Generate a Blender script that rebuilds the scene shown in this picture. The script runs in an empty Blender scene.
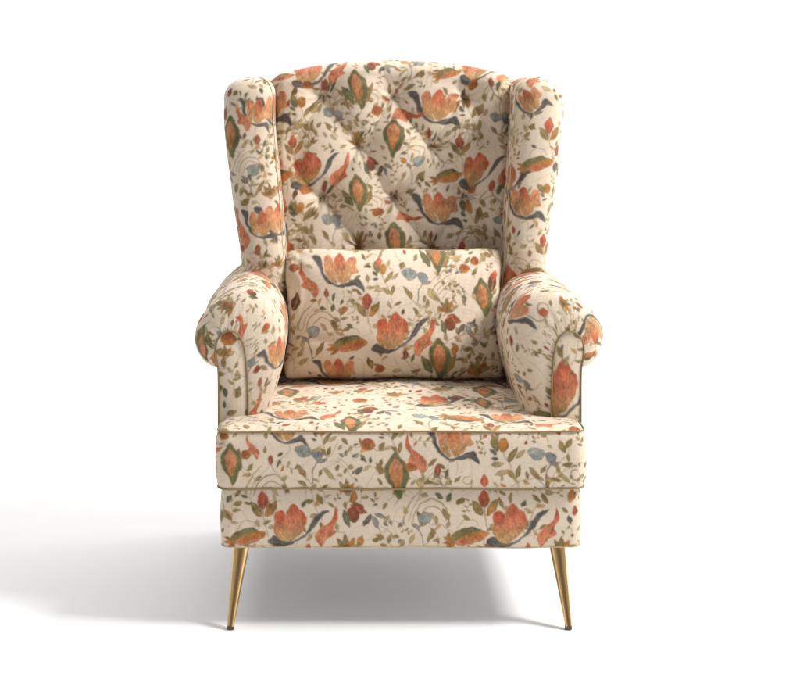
import bpy, math
import numpy as np
PI = math.pi
rng = np.random.default_rng(7)

# ------------------------------------------------------------------ printed cloth (drawn procedurally)
def lin(c):
    c = np.asarray(c, float) / 255.0
    return np.where(c <= .04045, c / 12.92, ((c + .055) / 1.055) ** 2.4)

CREAM = (222, 204, 182)
PAL = dict(red=(192, 94, 66), orange=(206, 134, 98), tan=(190, 150, 100), ochre=(178, 118, 58), rust=(150, 78, 56),
           slate=(96, 88, 82), slate2=(138, 130, 124), blue=(128, 130, 128), teal=(150, 152, 142), olive=(142, 119, 74),
           lolive=(172, 151, 108), green=(108, 106, 70), brown=(110, 74, 48), dgreen=(104, 102, 78), pale=(222, 205, 178), ghost=(196, 176, 146),
           grey=(136, 128, 112), dred=(128, 48, 38), vein=(214, 174, 122), ink=(96, 76, 56))

NZ = None
def noise_tile():
    global NZ
    n = 512
    a = rng.random((n, n)).astype(np.float32)
    def blur(a, k, ax):
        r = np.zeros_like(a)
        for i in range(-k, k + 1):
            r += np.roll(a, i, ax)
        return r / (2 * k + 1)
    f = blur(blur(a, 3, 0), 1, 1); f = (f - f.mean()) / f.std()
    b = blur(blur(rng.random((n, n)).astype(np.float32), 9, 0), 9, 1)
    b = blur(blur(b, 7, 0), 7, 1); b = (b - b.mean()) / b.std()
    NZ = np.clip(.75 * f + .6 * b, -2.2, 2.2)
    global WX, WY
    WX, WY = [], []
    for o_ in (WX, WY):
        q = blur(blur(rng.random((n, n)).astype(np.float32), 5, 0), 5, 1); q = blur(blur(q, 4, 0), 4, 1); o_.append((q - q.mean()) / q.std())
    WX, WY = WX[0], WY[0]
noise_tile()

def cat(pts, n=4):
    p = np.asarray(pts, float); N = len(p); out = []
    for i in range(N):
        a, b, c, d = p[i - 1], p[i], p[(i + 1) % N], p[(i + 2) % N]
        for k in range(n):
            t = k / n
            out.append(.5 * ((2 * b) + (c - a) * t + (2 * a - 5 * b + 4 * c - d) * t * t + (3 * b - a - 3 * c + d) * t ** 3))
    return np.array(out)

def cato(pts, n=5):
    p = np.asarray(pts, float)
    if len(p) < 3: return np.array([p[0] + (p[1] - p[0]) * t for t in np.linspace(0, 1, 4)])
    q = np.vstack([2 * p[0] - p[1], p, 2 * p[-1] - p[-2]]); out = []
    for i in range(1, len(q) - 2):
        a, b, c, d = q[i - 1], q[i], q[i + 1], q[i + 2]
        for k in range(n):
            t = k / n
            out.append(.5 * ((2 * b) + (c - a) * t + (2 * a - 5 * b + 4 * c - d) * t * t + (3 * b - a - 3 * c + d) * t ** 3))
    out.append(p[-1])
    return np.array(out)

class Canvas:
    def __init__(s, x0, y0, x1, y1, R=3.0):
        s.x0, s.y0, s.R = x0, y0, R
        s.w, s.h = int((x1 - x0) * R), int((y1 - y0) * R)
        s.img = np.empty((s.h, s.w, 3), np.float32); s.img[:] = lin(CREAM)
        s.T = (0, 0, 1, 0, 1, 1)
    def at(s, x, y, k=1, rot=0, flip=1, sy=1):
        s.T = (x, y, k, math.radians(rot), flip, sy)
    def tr(s, p):
        x, y, k, r, f, sy = s.T
        p = np.asarray(p, float).reshape(-1, 2)
        a = p[:, 0] * k * f; b = p[:, 1] * k * sy
        return np.stack([x + a * math.cos(r) - b * math.sin(r), y + a * math.sin(r) + b * math.cos(r)], 1)
    def raster(s, P, c0, c1=None, out=None, ow=.9, alpha=1.0, pl=None):
        P = (P - [s.x0, s.y0]) * s.R
        a0 = np.floor(P.min(0) - 2).astype(int); a1 = np.ceil(P.max(0) + 3).astype(int)
        i0, j0 = max(a0[0], 0), max(a0[1], 0); i1, j1 = min(a1[0], s.w), min(a1[1], s.h)
        if i1 <= i0 or j1 <= j0: return
        X, Y = np.meshgrid(np.arange(i0, i1) + .5, np.arange(j0, j1) + .5)
        jj, ii = np.arange(j0, j1) % 512, np.arange(i0, i1) % 512
        ix = np.ix_(jj, ii)
        X = (X + 1.0 * WX[ix]).astype(np.float32); Y = (Y + 1.0 * WY[ix]).astype(np.float32)
        ins = np.zeros(X.shape, bool); d2 = np.full(X.shape, 1e9, np.float32)
        Q = np.roll(P, -1, 0)
        for (ax, ay), (bx, by) in zip(P, Q):
            ex, ey = bx - ax, by - ay; L = ex * ex + ey * ey
            if L < 1e-9: continue
            t = np.clip(((X - ax) * ex + (Y - ay) * ey) / L, 0, 1)
            d2 = np.minimum(d2, (X - ax - t * ex) ** 2 + (Y - ay - t * ey) ** 2)
            if ay != by:
                ins ^= ((ay > Y) != (by > Y)) & (X < ex * (Y - ay) / (by - ay) + ax)
        d = np.sqrt(d2); sd = np.where(ins, d, -d)
        al = np.clip(.5 + sd / 1.6, 0, 1) * alpha
        col = np.empty(X.shape + (3,), np.float32)
        A = lin(PAL.get(c0, c0)) if isinstance(c0, str) else lin(c0)
        if c1 is None: col[:] = A
        else:
            B = lin(PAL[c1])
            x, y, k, r, f, sy = s.T
            lx = X / s.R + s.x0 - x; ly = Y / s.R + s.y0 - y
            v = (-lx * math.sin(r) + ly * math.cos(r)) / (k * sy)
            g = np.clip((v - pl[0]) / (pl[1] - pl[0]), 0, 1)[..., None]
            col[:] = A * (1 - g) + B * g
        nz = NZ[ix][..., None]
        col *= .95 + .21 * nz
        if d.max() > 3:
            I = lin(PAL['ink']); w = np.clip((1.7 - sd + .8 * nz[..., 0]) / 1.6, 0, 1)[..., None] * .36
            col = col * (1 - w) + I * w
        if out is not None:
            O = lin(PAL[out]); w = np.clip((ow * s.R - sd) / 1.3, 0, 1)[..., None] * .75
            col = col * (1 - w) + O * w
        im = s.img[j0:j1, i0:i1]
        im[:] = im * (1 - al[..., None]) + np.clip(col, 0, 1) * al[..., None]
    def poly(s, pts, c0, c1=None, pl=None, out=None, ow=.5, n=4, alpha=1.0):
        s.raster(s.tr(cat(pts, n) if n > 1 else pts), c0, c1, out, ow, alpha, pl)
    def stroke(s, pts, w0, w1, c, alpha=.9):
        p = cato(pts); d = np.gradient(p, axis=0); nn = np.stack([-d[:, 1], d[:, 0]], 1)
        nn /= np.linalg.norm(nn, axis=1)[:, None] + 1e-9
        w = np.linspace(w0, w1, len(p))[:, None] / 2
        s.raster(s.tr(np.vstack([p + nn * w, (p - nn * w)[::-1]])), c, alpha=alpha)
    def leaf(s, x0, y0, x1, y1, w, c, out=None, vein='vein', c1=None):
        d = np.array([x1 - x0, y1 - y0], float); L = np.hypot(*d); t = d / L; n = np.array([-t[1], t[0]]); b = np.array([x0, y0])
        k = np.array([(0, 0), (.18, .32), (.42, .5), (.68, .42), (.88, .18), (1, 0), (.86, -.2), (.62, -.46), (.38, -.5), (.15, -.3)])
        P = [b + t * L * u + n * w * v for u, v in k]
        y = [p[1] for p in P]
        s.poly(P, c, c1, (min(y), max(y)), out, .42, n=2)
        if vein and L > 9: s.stroke([b + t * L * .1, b + t * L * .55 + n * w * .06, b + t * L * .9], .7, .35, vein, .55)
    def done(s):
        a = s.img
        for ax in (0, 1):
            a = (np.roll(a, 1, ax) + np.roll(a, -1, ax) + 1.4 * a) / 3.4
        s.img = a; return s
    def sample(s, px, py):
        fx = (px - s.x0) * s.R - .5; fy = (py - s.y0) * s.R - .5
        fx = np.clip(fx, 0, s.w - 1.01); fy = np.clip(fy, 0, s.h - 1.01)
        i = fx.astype(int); j = fy.astype(int); u = (fx - i)[..., None]; v = (fy - j)[..., None]
        a = s.img
        return (a[j, i] * (1 - u) + a[j, i + 1] * u) * (1 - v) + (a[j + 1, i] * (1 - u) + a[j + 1, i + 1] * u) * v

# ---- motifs, local unit = one printed point, y down
def mA(c):   # tulip over a slate ribbon running down to the right
    c.poly([(-26, -11), (-19, -12), (-16, -6), (-14, 3), (-4, 13), (6, 10.5), (15, 7), (19, 12), (21, 19), (13, 14), (3, 15.5), (-9, 13), (-16.5, 5), (-20, -4)], 'slate', out='slate2', ow=.7)
    c.poly([(-15, -9), (-11, -13), (-7, -9), (-6, 0), (-3, 12), (-9, 9), (-13, 3)], 'orange', 'tan', (-12, 12), 'vein')
    c.poly([(14, -11), (9, -12), (5, -7), (2, 0), (0, 12), (7, 9), (10, 4), (16, 2), (14, -3)], 'orange', 'tan', (-12, 12), 'vein')
    c.poly([(-1, -15), (4, -9), (5, 0), (0, 12), (-6, 0), (-6, -8)], 'red', 'tan', (-14, 13), 'vein')
    for a in (-.7, -.38, -.1, .15, .4, .62): c.stroke([(a * 5, 11), (a * 17, 2), (a * 19, -6)], .5, .35, 'dred', .3)
    for a in (-.5, -.25, 0, .25, .5): c.stroke([(a * 6, 11), (a * 16, 0), (a * 20, -6)], .6, .4, 'vein', .6)
    c.stroke([(-22, -8), (-15, 6), (-4, 15), (10, 11), (18, 13)], .8, .5, 'slate2', .7)
    c.stroke([(2, 17), (3, 22), (1, 27)], .7, .4, 'grey', .6)
    for a, b in ((-20, -9), (-17, 1), (-11, 9), (9, 12), (15, 10)): c.stroke([(a, b), (a + 3, b + 4)], .5, .3, 'ink', .5)
def mB(c):   # wide tulip cradled by a slate ribbon rising to the right
    c.poly([(-23, 16), (-17, 12), (-8, 16), (0, 18), (7, 14.5), (14, 9), (18, 1), (23, -8), (31, -13), (37, -13), (29, -6), (23, 3), (15, 11), (5, 18), (-5, 23), (-16, 23), (-23, 20)], 'slate', out='slate2', ow=.8)
    c.poly([(-18, -7), (-15, -12), (-9, -13), (-6, -8), (-4, 2), (-4, 13), (-13, 15), (-18, 7), (-17, 0)], 'red', 'tan', (-6, 16), 'vein')
    c.poly([(6, -13), (13, -10), (15, -2), (10, 8), (3, 15), (-3, 16), (-2, 4)], 'red', 'tan', (-8, 18), 'vein')
    c.poly([(-6, -9), (-3, -15), (2, -20), (6, -17), (9, -11), (8, -2), (3, 8), (-2, 12), (-5, 4), (-6, -3)], 'red', 'orange', (-20, 10), 'vein')
    c.poly([(-15, 12), (-11, 5), (-4, 6), (3, 5), (9, 6), (3, 14), (-4, 19), (-11, 17)], 'orange', 'tan', (2, 14))
    for a, b in ((-13, -5), (-9, 1), (-3, -10), (3, -14), (8, -7), (12, -6)): c.stroke([(a * .45 - 2, b * .2 + 10), (a * .8, b * .6 + 4), (a, b)], .5, .4, 'dred', .35)
    for a, b in ((-10, -2), (-5, 3), (1, -6), (6, 0), (10, -4)): c.stroke([(-2, 15), (a * .5, 8), (a, b)], .6, .4, 'vein', .6)
    c.stroke([(-20, 18), (-8, 20), (4, 16), (17, 7), (26, -6)], .8, .5, 'slate2', .7)
def mC(c):   # diamond bud
    c.poly([(-1, -21), (5, -14), (10, -8), (11, 0), (8, 9), (2, 21), (-4, 10), (-9, 2), (-10, -8), (-6, -14)], 'green', out='olive', ow=1.1)
    c.poly([(-1, -15), (5, -8), (5, 3), (1, 12), (-4, 5), (-6, -5), (-4, -11)], 'orange', 'ochre', (-14, 12), 'olive', .6)
    c.stroke([(0, -11), (-1, 0), (0, 9)], .8, .5, 'vein', .7); c.stroke([(-3, -8), (-3, 0)], .6, .4, 'red', .6)
    c.stroke([(2, 20), (-2, 27)], .7, .5, 'olive', .7)
def mCw(c):  # broad version with side leaves
    c.leaf(-6, 14, -17, -4, 8, 'green'); c.leaf(6, 14, 16, -6, 7, 'olive'); mC(c)
def mD(c):   # blue plant
    c.stroke([(8, 2), (13, 9), (9, 19), (9, 31)], 1.6, .9, 'slate'); c.stroke([(9, 31), (12, 35)], .9, .6, 'olive')
    c.poly([(-9, -2), (-3, -6), (5, -4), (8, 1), (4, 6), (-3, 6)], 'teal', out='slate2', ow=.7)
    c.poly([(8, 1), (13, -2), (19, 3), (16, 9), (11, 8)], 'blue', out='slate', ow=.7)
    c.leaf(13, 11, 23, 8, 4, 'slate2'); c.stroke([(22, 8), (28, 2), (33, -9)], .7, .5, 'lolive')
    c.leaf(3, 26, -7, 12, 5.5, 'olive'); c.stroke([(2, 26), (11, 36)], .8, .6, 'olive'); c.leaf(19, 16, 32, 29, 5, 'lolive')
def mD3(c):  # round blue leaf on a bending stem
    c.poly([(-6, -2), (0, -6), (6, -4), (6, 2), (1, 6), (-4, 5)], 'teal', out='slate2', ow=.8)
    c.stroke([(-1, 4), (-6, 9), (-3, 16), (0, 27)], 1.3, .8, 'slate'); c.leaf(-4, 11, -12, 5, 4, 'slate2')
    c.leaf(3, 24, 11, 9, 5, 'olive'); c.stroke([(0, 27), (4, 24)], .7, .5, 'olive'); c.leaf(-14, 26, -9, 15, 4, 'lolive')
def mE(c):   # red bud with two olive leaves
    c.stroke([(0, 6), (1, 18), (5, 33)], 1.1, .7, 'olive')
    c.leaf(0, 8, 0, -9, 10, 'red', c1='rust'); c.leaf(-1, 15, -11, 1, 8, 'olive'); c.leaf(2, 15, 13, 0, 8, 'olive', c1='ochre'); c.leaf(5, 24, 11, 25, 4, 'lolive')
def mF(c):   # pepper shape, green over orange
    for a, b in ((-24, 2), (-24, 8), (-20, 13)): c.leaf(-10, 6, a, b, 4, 'ochre', vein=None)
    c.poly([(-16, 1), (-8, -5), (3, -8), (11, -5), (18, -1), (8, 3), (-6, 5), (-14, 8)], 'green', 'olive', (-8, 6))
    c.poly([(-13, 7), (-4, 1), (6, -3), (13, -4), (19, -1), (13, 5), (2, 9), (-8, 10)], 'ochre', 'orange', (0, 10), 'olive', .6)
    c.poly([(-8, 7), (-4, 3), (0, 5), (-3, 8)], 'red', n=3, alpha=.6); c.poly([(3, 4), (8, 0), (12, 1), (8, 4)], 'red', n=3, alpha=.5)
    c.stroke([(-10, -6), (-4, -14), (6, -14), (10, -9)], .8, .8, 'grey', .7)
def mG(c):   # flame leaf leaning right
    c.poly([(9, -19), (11, -9), (7, 0), (9, 5), (1, 10), (-4, 17), (-9, 8), (-4, 0), (4, -6), (7, -12)], 'red', 'orange', (-18, 18), 'vein', .5)
    c.stroke([(-3, 11), (2, 2), (7, -6)], 1.2, .6, 'vein', .7); c.stroke([(-6, 8), (-2, 2)], .8, .5, 'dred', .5); c.stroke([(3, 5), (6, -2)], .8, .5, 'dred', .5)
def mJ(c):   # long sweeping grass arcs
    c.stroke([(-14, 16), (-9, 2), (2, -5), (12, -1), (19, 10)], .9, 1.6, 'lolive'); c.stroke([(-8, 16), (-4, 5), (4, 1), (12, 6), (16, 14)], .7, 1.2, 'olive', .7)
    c.stroke([(-22, 14), (-16, -2), (-6, -14)], 1.8, .7, 'lolive'); c.stroke([(-17, 15), (-12, 0), (0, -12)], .8, .5, 'lolive', .8)
    c.leaf(12, 3, 19, 14, 4.5, 'olive'); c.leaf(1, 6, 9, 16, 3.5, 'lolive')
def mK(c):   # small dark red bud on a stalk
    c.stroke([(0, 4), (5, 12), (13, 18)], .8, .5, 'grey'); c.leaf(0, 5, 0, -6, 5.5, 'rust'); c.leaf(6, 8, 9, -2, 3, 'dgreen', vein=None)
def mM(c):   # sprig
    c.stroke([(-8, -14), (-2, 0), (4, 12), (12, 30)], 1.0, .7, 'lolive')
    c.leaf(-7, -1, -12, -16, 7.5, 'olive', c1='green'); c.poly([(-6, -9), (-1, -13), (3, -7), (0, -1), (-5, -2)], 'ochre', out='olive', ow=.5)
    c.leaf(-7, 2, -14, -3, 3.5, 'dgreen', vein=None); c.leaf(-6, 6, -13, 5, 3, 'dgreen', vein=None)
    c.leaf(2, 9, 10, -5, 5.5, 'olive'); c.leaf(9, 5, 17, -3, 4.5, 'lolive'); c.leaf(4, 15, -10, 20, 5, 'lolive'); c.leaf(8, 22, 1, 15, 5, 'olive'); c.leaf(10, 23, 12, 10, 5, 'olive')
def mN(c):   # rust berries and blue star leaves
    c.leaf(-8, -6, 7, 1, 8, 'rust'); c.poly([(-10, -3), (-3, -5), (1, 4), (-4, 10), (-9, 7), (-11, 1)], 'rust', 'brown', (-6, 10), 'vein', .6)
    c.leaf(-14, -2, -9, 14, 6, 'dgreen'); c.stroke([(-12, -5), (-8, -12), (-4, -16)], 1, .6, 'olive')
    c.leaf(11, 2, 3, 13, 5.5, 'slate'); c.leaf(12, 3, 17, 16, 5.5, 'blue'); c.leaf(13, 1, 25, 6, 4.5, 'slate2'); c.stroke([(17, 15), (20, 24)], .6, .4, 'grey')
def mO(c):   # round rust berry
    c.poly([(-6, 0), (-2, -5), (4, -4), (7, 1), (3, 5), (-3, 5)], 'rust', 'ochre', (-5, 6), 'vein', .5); c.stroke([(-3, 1), (3, -1)], .8, .5, 'dred', .6)
def mL(c):   # scattered tiny leaves
    for x, y, a, w, k in ((-8, -8, 30, 3, 'grey'), (-2, -11, 80, 3, 'grey'), (4, -4, -40, 3, 'dgreen'), (-9, 2, 100, 4, 'olive'), (0, 3, 20, 3.4, 'lolive'), (8, 6, 130, 3, 'grey'), (-3, 10, -70, 3.4, 'olive'), (6, 13, 60, 3, 'lolive'), (-10, 11, 10, 3, 'lolive'), (10, -9, 120, 3, 'teal')):
        r = math.radians(a); c.leaf(x, y, x + 6 * math.cos(r), y + 6 * math.sin(r), w, k, vein=None)
    c.stroke([(-9, -4), (-2, 0), (2, 8)], .6, .5, 'lolive'); c.stroke([(-5, -8), (3, -9), (6, -2)], .6, .5, 'grey', .7)
def mW(c):   # ochre weed
    for a, l, k in ((-70, 13, 'ochre'), (-35, 14, 'olive'), (-5, 15, 'olive'), (30, 13, 'ochre'), (62, 14, 'lolive')):
        r = math.radians(a - 90); c.leaf(0, 5, l * math.cos(r), 5 + l * math.sin(r), 5, k, vein=None)
    c.poly([(-4, 5), (0, -1), (4, 5), (0, 9)], 'brown', 'ochre', (0, 9), alpha=.7)
def mQ(c):   # curl
    a = np.linspace(0, 5.3, 8); c.stroke([(4 * math.cos(t), 4 * math.sin(t)) for t in a], 1.4, .6, 'lolive'); c.stroke([(4, 0), (3, 8), (-4, 12)], .9, .6, 'lolive')
def lf(col, L=9, w=4.5):
    return lambda c: c.leaf(0, L / 2, 0, -L / 2, w, col)
MOT = dict(A=mA, B=mB, C=mC, X=mCw, D=mD, d=mD3, E=mE, F=mF, G=mG, J=mJ, K=mK, M=mM, N=mN, O=mO, L=mL, W=mW, Q=mQ,
           o=lf('olive'), l=lf('lolive'), g=lf('dgreen', 8, 4), r=lf('rust', 9, 5), b=lf('slate2', 10, 5), t=lf('teal', 13, 8), y=lf('ochre', 10, 6), k=lf('brown', 13, 6), R=lf('red', 12, 7), z=lf('slate', 12, 8))

def draw(c, items, dx=0, dy=0, k=1.0, ox=0, oy=0):
    for it in items:
        m, x, y = it[:3]; s = it[3] if len(it) > 3 else 1; rot = it[4] if len(it) > 4 else 0
        fl = it[5] if len(it) > 5 else 1; sy = it[6] if len(it) > 6 else 1
        c.at(ox + (x + dx) * k, oy + (y + dy) * k, s * k, rot, fl, sy); MOT[m](c)

# one repeat of the print, 168 x 102
REP = [('J', 470, 128, .8), ('J', 415, 150, .8, 40), ('J', 345, 98, .8, -20), ('J', 378, 200, .7, 60, -1), ('J', 300, 130, .7, 30, -1), ('J', 492, 90, .7, -20, -1), ('A', 437, 106, 1.08), ('B', 309, 168, .84), ('G', 338, 171, .95), ('X', 356, 191, .95), ('C', 395, 137, 1.0), ('W', 361, 136, .8, 40), ('l', 448, 132, 1.1, 60), ('K', 492, 84, 1), ('y', 403, 160, .9, -60), ('o', 344, 207, 1, 70), ('E', 291, 142, .78), ('F', 448, 175, .72),
       ('M', 302, 212, .9), ('D', 328, 218, .72), ('K', 323, 187, .9), ('O', 377, 108, .95), ('L', 368, 127, .7), ('W', 357, 143, .85), ('N', 375, 163, .75), ('d', 417, 162, .8, 20),
       ('r', 386, 99, .8, -50), ('o', 389, 88, 1, 20), ('y', 398, 86, .8, -30), ('l', 388, 109, .9, 30), ('o', 411, 87, 1, 70), ('o', 422, 74, 1, 20), ('G', 407, 112, .75, 60, 1), ('K', 427, 132, .85), ('W', 436, 147, .7),
       ('Q', 446, 141, .8), ('k', 463, 92, .9, 10), ('O', 474, 86, .8), ('o', 480, 109, 1.3, 25), ('l', 486, 112, .9, 30), ('t', 337, 115, .8, 80), ('g', 461, 103, .8, 120), ('g', 369, 131, .8, 30), ('g', 295, 107, .8, 120), ('l', 345, 133, 1, -30), ('b', 376, 122, .6, 0), ('r', 454, 207, .9, 20), ('l', 332, 140, .9, -40), ('l', 300, 122, .8, 60)]
def fill_rep(c, k, ox, oy, skip=None, jit=0):
    """tile the whole canvas with the repeat, leaving out motifs whose centre falls inside skip"""
    X0, Y0, X1, Y1 = c.x0, c.y0, c.x0 + c.w / c.R, c.y0 + c.h / c.R
    i0, i1 = int(math.floor((X0 - ox) / (168 * k))) - 4, int(math.ceil((X1 - ox) / (168 * k))) + 1
    j0, j1 = int(math.floor((Y0 - oy) / (102 * k))) - 3, int(math.ceil((Y1 - oy) / (102 * k))) + 1
    for j in range(j0, j1):
        for i in range(i0, i1):
            for it in REP:
                x = ox + (it[1] + 168 * i) * k; y = oy + (it[2] + 102 * j) * k
                if not (X0 - 30 < x < X1 + 30 and Y0 - 30 < y < Y1 + 30): continue
                if skip and skip[0] < x < skip[2] and skip[1] < y < skip[3]: continue
                q = list(it) + [1, 0, 1, 1][len(it) - 3:]; q[3] *= rng.uniform(.93, 1.07); q[4] += rng.uniform(-7, 7); q[1] += rng.uniform(-1.5, 1.5); q[2] += rng.uniform(-1.5, 1.5)
                draw(c, [q], 168 * i, 102 * j, k, ox, oy)

FRONT = [('J', 268, 480, 1.1), ('C', 230.5, 464, 1.03), ('O', 245, 454, .85), ('G', 253, 447, .7, 0, -1), ('A', 286, 428, 1.0), ('K', 270, 460), ('g', 280, 454, .7, 60), ('l', 284, 478, .9, 30), ('D', 303, 451, 1.02),
         ('M', 322, 436, .8, 10), ('O', 367, 444, 1.15), ('o', 381, 446, 1.2, 30), ('g', 355, 444, .6, 80), ('L', 347, 462, 1.1), ('g', 362, 459, .8, 90), ('g', 370, 460, .9, 0), ('g', 359, 470, 1.3, 40), ('W', 347, 488, 1),
         ('o', 379, 468, 1.5, -30), ('C', 396, 476, 1.2), ('O', 411, 466, 1.0), ('G', 417, 455, 1.1, 0, -1), ('A', 454, 442, 1.18), ('J', 436, 474, .8), ('K', 437, 470, 1.2), ('l', 447, 482, 1, 30), ('l', 435, 484, 1, 100),
         ('Q', 467, 480, 1), ('o', 457, 479, 1, 40), ('R', 484, 480, 1.2), ('M', 505, 452, 1.15, 0), ('l', 497, 464, 1.5, 80), ('D', 536, 453, 1.05), ('o', 568, 443, 1.2, 30), ('o', 561, 446, 1.6, -25), ('Q', 575, 474, 1.3), ('L', 580, 472, 1),
         ('l', 340, 447, .8, 30), ('l', 420, 480, 1.2, 30), ('l', 252, 430, 1), ('O', 222, 436, .9),
         ('g', 228, 500, 1.1, 20), ('o', 237, 505, 1.1, 60), ('g', 243, 498, .8, 100), ('o', 228, 518, 1.1, -30), ('F', 246, 537, 1.0), ('E', 262, 502, 1.1), ('B', 291, 525, 1.02), ('R', 308, 549, .7), ('g', 303, 505, 1.1, 25), ('o', 319, 500, 1.4, -30),
         ('G', 325, 529, 1.15), ('W', 346, 547, 1.25), ('y', 360, 542, 1.2, 20), ('N', 359, 513, 1.12), ('y', 353, 498, 1.3, 10), ('L', 392, 533, 1.2), ('o', 376, 541, 1, 70), ('l', 386, 520, 1, 30), ('J', 428, 506, 1.15), ('d', 424, 519, 1.05), ('F', 468, 536, 1.08),
         ('g', 439, 497, 1.3, -50), ('g', 449, 498, 1.4, 20), ('o', 461, 502, 1.3, 60), ('o', 466, 518, 1, -60), ('E', 484, 500, 1.1), ('B', 511, 525, 1.05), ('R', 528, 548, .8), ('g', 524, 505, 1.1, 30), ('o', 545, 500, 1.4, -30), ('G', 547, 530, 1.12),
         ('W', 563, 548, 1.1), ('y', 572, 497, 1.4, 10), ('r', 575, 512, 1.2, 0), ('g', 570, 521, 1.3, -10), ('l', 405, 512, 1, -30), ('l', 402, 545, 1, 20)]
PILLOW = [('J', 320, 318, 1.0), ('J', 452, 290, .9, 20), ('A', 341, 272, 1.12), ('G', 311, 284, 1.0, 0, -1), ('K', 327, 296, .95), ('k', 296, 304, 1.5, 10), ('g', 323, 310, .9, 100), ('g', 333, 309, 1, 0), ('y', 344, 311, .9, 70), ('Q', 351, 305, .9), ('g', 342, 304, .7, 30),
          ('E', 367, 303, .98), ('F', 350, 343, .95), ('g', 350, 327, 1, -60), ('d', 314, 333, 1), ('l', 306, 363, 1.2, 50), ('A', 340, 372, 1.0, 0, 1, .9), ('o', 370, 363, 1.4, -20), ('O', 379, 369, .8), ('g', 352, 358, .8, 40), ('B', 393, 332, .95),
          ('M', 384, 277, .85, 5), ('R', 379, 264, .8, 20), ('g', 369, 268, .8, 110), ('l', 376, 289, 1, 80), ('D', 409, 276, .95), ('l', 431, 296, 1.6, -30), ('X', 436, 256, .95), ('O', 463, 271, .85), ('O', 474, 264, .75, 40), ('y', 483, 260, .9, -20), ('o', 474, 275, .9, 40),
          ('C', 482, 300, .95), ('l', 473, 298, 1, -20), ('L', 451, 280, .9), ('L', 457, 295, .7, 90), ('W', 446, 308, .9), ('N', 453, 323, .95), ('K', 404, 355, 1), ('g', 402, 313, .9, 20), ('G', 421, 339, 1.1), ('X', 437, 360, 1.05), ('y', 452, 350, 1.2, 10), ('o', 465, 350, 1, 80),
          ('L', 476, 352, 1), ('W', 476, 370, 1.1), ('k', 493, 284, 1.6, 5), ('R', 494, 278, 1, 5), ('O', 295, 270, .8), ('l', 303, 345, 1.1, 10), ('o', 402, 268, 1, 30), ('l', 488, 335, 1, 20), ('o', 415, 372, 1, 60), ('l', 396, 372, 1, 80)]
WINGL = [('J', 250, 160, .8), ('A', 258, 113, .85, 14), ('C', 230, 137, 1.05), ('G', 245, 118, .8, 0, -1), ('d', 254, 170, 1), ('K', 259, 140, .9), ('o', 235, 93, 1, 30), ('r', 228, 92, 1.3, 20), ('g', 261, 92, 1, -20), ('g', 246, 96, .8, 30), ('l', 252, 86, 1.3, -60), ('g', 260, 152, .9, -40), ('o', 270, 150, .9, 20), ('g', 268, 157, .8, -10),
         ('A', 263, 223, .92, 8), ('G', 243, 229, 1.1, 10, -1), ('K', 259, 248, .95), ('o', 246, 201, 1.3, 60), ('W', 272, 191, .9), ('o', 236, 187, 1.2, 20), ('J', 255, 272, .8), ('l', 262, 262, 1, 0), ('g', 266, 262, .9, 10), ('O', 240, 247, .7), ('l', 226, 165, 1.2, 10), ('o', 232, 210, 1, -30), ('Q', 272, 262, .7), ('l', 240, 262, 1.2, 15)]
WINGR = [('A', 529, 101, .85, -30), ('E', 548, 126, .95), ('F', 536, 162, .92), ('o', 531, 126, .9, 50), ('o', 525, 134, .9, 60), ('g', 530, 116, .7, 20), ('l', 521, 116, .9, 20), ('z', 556, 167, 1, 10), ('M', 549, 192, .8, -20), ('A', 523, 202, 1.05), ('E', 542, 240, .92), ('l', 521, 244, 1, 60), ('Q', 528, 237, .8), ('F', 531, 272, .92),
         ('J', 515, 260, .7), ('K', 511, 229, .8), ('l', 508, 140, 1, 10), ('o', 505, 170, 1.2, 20), ('o', 506, 200, 1.1, -10), ('r', 558, 150, 1.3, 0), ('l', 545, 88, 1.3, -50), ('o', 556, 98, 1, -20), ('g', 532, 146, .8, -60), ('l', 518, 92, 1, 40), ('L', 552, 225, .7), ('l', 512, 90, 1, 10), ('z', 553, 276, .8, 0)]
SEATP = [('J', 255, 395, .9), ('A', 290, 384, 1.2, -8), ('G', 328, 388, .95, 10), ('X', 350, 412, 1.0), ('o', 269, 424, 1.1), ('N', 373, 374, 1.1), ('K', 310, 410, .9), ('W', 398, 328, 1.2), ('F', 465, 398, 1.15, 180, -1), ('A', 512, 392, 1.1, -5), ('G', 549, 412, .9, 40), ('O', 575, 425, 1.2), ('D', 421, 392, 1),
         ('o', 435, 424, 1.2, 40), ('E', 492, 415, .8), ('o', 400, 420, 1.1, 30), ('L', 380, 408, 1.1), ('K', 527, 412, .8), ('l', 230, 412, 1, 30), ('o', 245, 420, 1.1, -30), ('R', 320, 350, 1.3, 80), ('B', 440, 345, .9), ('C', 490, 345, .9), ('O', 360, 345, 1.3), ('E', 300, 330, .9), ('F', 260, 345, 1), ('b', 398, 366, 1, 40)]

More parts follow.
